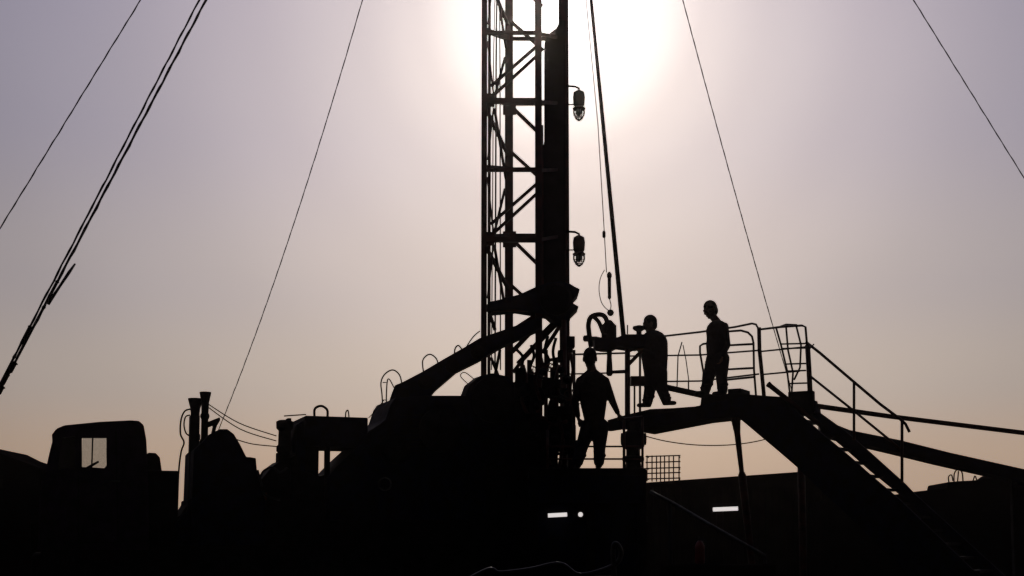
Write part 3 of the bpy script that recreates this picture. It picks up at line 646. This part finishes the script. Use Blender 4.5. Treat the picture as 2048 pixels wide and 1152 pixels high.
# foreground bits
q = MB(); q.tube([P(1300,983,16.5), P(1340,1003,16.4), P(1420,1050,16), P(1530,1112,15.6)], .025, 10)
pr = thing('sloping_handrail', gz(P(1420,1100,16)), 'shiny steel handrail sloping down to the right in front of the cabin', 'handrail')
q.build('top_rail', 'steel', pr)
for x, y, Y in ((1340,1003,16.4),(1530,1112,15.6)):
    q = MB(); a_ = P(x,y,Y); q.tube([a_, Vector((a_.x,a_.y,0))], .025, 8); q.build('post', 'dark', pr)
ex = thing('fire_extinguisher', P(1400,1128,15), 'small red fire extinguisher below the sloping steel handrail', 'fire extinguisher')
bz = P(1400,1128,15); q = MB(); q.lathe(bz, [(.05,0),(.06,.02),(.06,.22),(.04,.27),(.02,.29)], seg=16); q.build('cylinder', 'extred', ex)
q = MB(); q.lathe(bz+Vector((0,0,.29)), [(.02,0),(.02,.04),(.012,.05)], seg=10); q.curve([bz+Vector((0,-.02,.31)), bz+Vector((.07,-.02,.3)), bz+Vector((.075,-.03,.2)), bz+Vector((.07,-.03,.08))], .009, 6); q.build('valve_and_hose', 'rubber', ex)
q = MB(); a_ = P(1400,1129,15); q.box((a_.x-.45,a_.y-.2,0),(a_.x+.9,a_.y+.3,a_.z)); tag(q.build('tool_chest','earth',bevel=.02), 'dark tool chest under the red fire extinguisher at the bottom edge', 'chest')
q = MB(); q.curve([P(x,y,14) for x,y in ((900,1180),(975,1140),(1000,1146),(1060,1139),(1120,1128),(1160,1150),(1225,1132),(1242,1108),(1234,1088),(1226,1100),(1232,1190))], .028, 8)
tag(q.build('rubber_hose', 'hose'), 'wet looking hose looping across the bottom edge below the mast', 'hose')
q = MB(); a_ = P(1060,1160,14.2); q.box((a_.x-1.1,a_.y-.1,0),(a_.x+.95,a_.y+.6,a_.z+.02)); tag(q.build('pump_skid','earth',bevel=.03), 'low dark skid carrying the wet hose at the bottom edge', 'skid')

# ---------------------------------------------------------------- people
def remesh(mb, name, m, parent, voxel, smooth=3, factor=.5):
    me = bpy.data.meshes.new(name); mb.bm.to_mesh(me); mb.bm.free(); ob = bpy.data.objects.new(name, me); COL.objects.link(ob)
    r = ob.modifiers.new('r', 'REMESH'); r.mode = 'VOXEL'; r.voxel_size = voxel; r.use_smooth_shade = True
    sm = ob.modifiers.new('s', 'SMOOTH'); sm.iterations = smooth; sm.factor = factor
    dg = bpy.context.evaluated_depsgraph_get(); dg.update()
    nm = bpy.data.meshes.new_from_object(ob.evaluated_get(dg)); bpy.data.objects.remove(ob)
    for f in nm.polygons: f.use_smooth = True
    nm.transform(Matrix.Translation(-parent.location)); nm.materials.clear(); nm.materials.append(M[m]); nm.name = name
    o = bpy.data.objects.new(name, nm); COL.objects.link(o); o.parent = parent; return o
def cap(mb, a, ra, b2, rb):
    mb.tube([a, b2], [ra, rb], 14); mb.ball(a, ra, 14); mb.ball(b2, rb, 14)
def hand(mb, w, d, nrm, side, curl=.5):
    d = d.normalized(); nrm = (nrm - d*nrm.dot(d)).normalized(); s_ = d.cross(nrm)*side
    cap(mb, w, .024, w+d*.05, .026); pc = w + d*.055
    for k, (off, L) in enumerate(((-.028,.062),(-.0095,.074),(.0095,.07),(.028,.055))):
        k0 = pc + s_*off + d*.025; dd = (d + nrm*curl*.6).normalized(); k1 = k0 + dd*L*.55; k2 = k1 + (d*.5+nrm*curl*1.6).normalized()*L*.5
        cap(mb, pc+s_*off*.9, .0125, k0, .0105); cap(mb, k0, .0105, k1, .0095); cap(mb, k1, .0095, k2, .008)
    t0 = w + d*.02 - s_*.02; t1 = t0 - s_*.03 + d*.03 + nrm*.01; t2 = t1 + d*.03 - s_*.006 + nrm*.015
    cap(mb, t0, .014, t1, .011); cap(mb, t1, .011, t2, .009)
def person(name_label, Y, J, face, look, groupname=None, outfit='overall', scale=1.0, chest=.135, baggy=1.0, grip=None, longshirt=False, toe=None):
    p = {k: P(v[0], v[1], Y + (v[2] if len(v) > 2 else 0)) for k, v in J.items()}
    foot = (p['anL']+p['anR'])/2
    base = Vector((foot.x, foot.y, min(p['anL'].z, p['anR'].z)-.09))
    root = thing('person', base, name_label, 'person', groupname)
    f = Vector(face).normalized(); side = f.cross(Vector((0,0,1))).normalized()     # side = his right
    B = MB(); k = scale
    # trunk
    waist = p['pel'].lerp(p['neck'], .35); ch = p['pel'].lerp(p['neck'], .72)
    for q0, r0, q1, r1 in ((p['pel'], .125, waist, .115), (waist, .115, ch, chest), (ch, chest, p['neck'], .07), (p['neck'], .07, p['head']-Vector((0,0,.06)), .068),
                           (p['neck'], .06, p['shL'], .055), (p['neck'], .06, p['shR'], .055), (ch, .11, p['shL'], .06), (ch, .11, p['shR'], .06),
                           (p['pel'], .11, p['hipL'], .095), (p['pel'], .11, p['hipR'], .095)):
        cap(B, q0, r0, q1, r1)
    for s_ in 'LR':
        cap(B, p['sh'+s_], .055, p['el'+s_], .04); cap(B, p['el'+s_], .041, p['wr'+s_], .026)
        cap(B, p['hip'+s_], .088, p['kn'+s_], .055); cap(B, p['kn'+s_], .056, p['an'+s_], .037)
        d = (p['wr'+s_]-p['el'+s_]).normalized(); gd_ = grip[s_] if grip and s_ in grip else d
        hand(B, p['wr'+s_], Vector(gd_), f if abs(f.dot(Vector(gd_).normalized())) < .8 else Vector((0,0,-1)), 1 if s_ == 'R' else -1, .6)
        tf = Vector(toe[s_]).normalized() if toe and s_ in toe else f
        cap(B, p['an'+s_]-Vector((0,0,.04)), .036, p['an'+s_]+tf*.13-Vector((0,0,.055)), .028)
    # head: skull, jaw, nose, ears, brow, lips, eyes
    lk = Vector(look).normalized(); sx = lk.cross(Vector((0,0,1))).normalized(); uz = sx.cross(lk).normalized()
    R = Matrix((sx, lk, uz)).transposed().to_4x4(); h = p['head']
    def H(x, y, z): return h + (sx*x + lk*y + uz*z)*k
    B.ball(H(0,-.012,.02), (.074*k,.095*k,.098*k), 20, R); B.ball(H(0,.022,-.045), (.056*k,.062*k,.072*k), 18, R)
    B.ball(H(0,.055,-.092), (.026*k,.022*k,.02*k), 12, R); B.tube([H(0,.085,.012), H(0,.104,-.022), H(0,.09,-.034)], [.009,.015,.012], 8)
    B.ball(H(0,.078,.026), (.05*k,.016*k,.012*k), 12, R); B.ball(H(0,.08,-.055), (.024*k,.012*k,.007*k), 10, R); B.ball(H(0,.078,-.067), (.021*k,.012*k,.007*k), 10, R)
    for s_ in (-1,1):
        B.ball(H(s_*.076,-.01,-.005), (.01*k,.02*k,.033*k), 12, R); B.ball(H(s_*.03,.078,.005), .012*k, 10, R); B.ball(H(s_*.045,.06,-.025), .02*k, 10, R)
    remesh(B, 'body', 'skin', root, .007, 2)
    # hair
    Hm = MB(); Hm.ball(H(0,-.02,.034), (.081*k,.1*k,.1*k), 20, R); Hm.ball(H(0,-.05,-.01), (.073*k,.062*k,.09*k), 16, R)
    hb = remesh(Hm, 'hair', 'hair', root, .01, 1)
    # trim the hair away from the face
    me = hb.data; bmh = bmesh.new(); bmh.from_mesh(me)
    fl_ = [v for v in bmh.verts if ((v.co+base-h).dot(lk) > .045*k and (v.co+base-h).dot(uz) < .062*k)]
    bmesh.ops.delete(bmh, geom=fl_, context='VERTS'); bmh.to_mesh(me); bmh.free()
    # clothes
    C = MB(); hem = .205 if longshirt else .14
    for q0, r0, q1, r1 in ((p['pel']-Vector((0,0,.13 if longshirt else .02)), hem, waist, chest+.012), (waist, chest+.012, ch, chest+.028), (ch, chest+.028, p['neck']-Vector((0,0,.03)), .078),
                           (p['neck']-Vector((0,0,.02)), .07, p['shL'], .07), (p['neck']-Vector((0,0,.02)), .07, p['shR'], .07), (ch, .135, p['shL'], .075), (ch, .135, p['shR'], .075)):
        cap(C, q0, r0, q1, r1)
    for s_ in 'LR':
        fw = p['el'+s_].lerp(p['wr'+s_], .82)
        cap(C, p['sh'+s_], .073, p['el'+s_], .056); cap(C, p['el'+s_], .056, fw, .04)
    remesh(C, 'shirt', outfit, root, .011, 3)
    C = MB()
    cap(C, p['pel']+Vector((0,0,.05)), .14, p['pel'], .142)
    for s_ in 'LR':
        cap(C, p['pel'], .125, p['hip'+s_], .112); cap(C, p['hip'+s_], .108*baggy, p['kn'+s_], .08*baggy); cap(C, p['kn'+s_], .079*baggy, p['an'+s_]+Vector((0,0,.02)), .068*baggy)
        mid = p['kn'+s_].lerp(p['an'+s_], .55); C.ball(mid+Vector((.01,-.01,0)), (.08*baggy,.08*baggy,.05), 12); C.ball(p['an'+s_]+Vector((0,0,.06)), (.078*baggy,.078*baggy,.03), 12); C.ball(p['kn'+s_]+Vector((0,0,.05)), (.088*baggy,.086*baggy,.03), 12)
    remesh(C, 'trousers', 'overall', root, .011, 3)
    for s_ in 'LR':
        C = MB(); tf = Vector(toe[s_]).normalized() if toe and s_ in toe else f; a_ = p['an'+s_]
        cap(C, a_+Vector((0,0,.03)), .056, a_-Vector((0,0,.03)), .05); cap(C, a_-Vector((0,0,.035))-tf*.03, .048, a_+tf*.15-Vector((0,0,.045)), .042)
        C.ball(a_+tf*.16-Vector((0,0,.045)), (.048,.048,.04), 12)
        remesh(C, 'boot', 'rubber', root, .011, 2)
    return root
person('worker in dark clothes at the right, standing upright by the railing and looking down left', 21.25,
    dict(head=(1420,620,-.02), neck=(1434,643), pel=(1436,713), shL=(1424,654,.13), shR=(1449,653,-.12), elL=(1418,690,.16), elR=(1455,690,-.18), wrL=(1418,716,.1), wrR=(1444,716,-.2),
         hipL=(1428,718,.07), hipR=(1443,718,-.08), knL=(1418,752,.05), knR=(1443,752,-.1), anL=(1411,782,.08), anR=(1445,783,-.08)),
    (-1,-.35,0), (-.86,-.3,-.4), 'workers on the rig', scale=1.3, chest=.175, baggy=1.35, grip={'R':(-.4,-.2,-1),'L':(-.3,-.1,-1)})
person('worker in a long dark shirt gripping the power tong on the upper deck', 22.1,
    dict(head=(1299,648,0), neck=(1306,667), pel=(1311,742), shL=(1296,680,.15), shR=(1319,680,-.15), elL=(1284,704,.2), elR=(1308,712,-.24), wrL=(1270,692,.1), wrR=(1284,698,-.22),
         hipL=(1304,746,.08), hipR=(1319,746,-.08), knL=(1300,778,.05), knR=(1323,776,-.05), anL=(1295,806,.05), anR=(1332,802,-.05)),
    (-1,-.15,0), (-.97,-.1,-.2), 'workers on the rig', scale=1.3, chest=.235, longshirt=True, baggy=1.4, grip={'R':(-1,-.1,0),'L':(-1,0,.0)}, toe={'R':(.7,-.4,0)})
person('nearest worker seen from behind on the lower platform, arms held away from his sides', 17.95,
    dict(head=(1180,718,0), neck=(1184,741), pel=(1189,846), shL=(1161,763,0), shR=(1210,763,0), elL=(1150,803,-.02), elR=(1225,803,0), wrL=(1157,838,.06), wrR=(1237,829,.1),
         hipL=(1178,853,0), hipR=(1201,853,0), knL=(1164,893,.05), knR=(1199,893,.03), anL=(1156,926,0), anR=(1198,926,0)),
    (0,1,0), (.1,1,-.1), 'workers on the rig', outfit='shirt', scale=1.3, chest=.185, baggy=1.2, grip={'L':(.4,.3,-1),'R':(.5,.3,-.6)})

# ---------------------------------------------------------------- the hazy air round everything
hm = bpy.data.materials.new('haze_air'); hm.use_nodes = True; t_ = hm.node_tree; t_.nodes.clear()
pv = t_.nodes.new('ShaderNodeVolumePrincipled'); pv.inputs['Color'].default_value = (1,.86,.84,1); pv.inputs['Density'].default_value = .00035; pv.inputs['Anisotropy'].default_value = .93
oo = t_.nodes.new('ShaderNodeOutputMaterial'); t_.links.new(pv.outputs[0], oo.inputs['Volume'])
q = MB(); q.box((-260,-250,-1), (260,270,ZT+3)); hz = q.build('haze', hm); hz['kind'] = 'stuff'
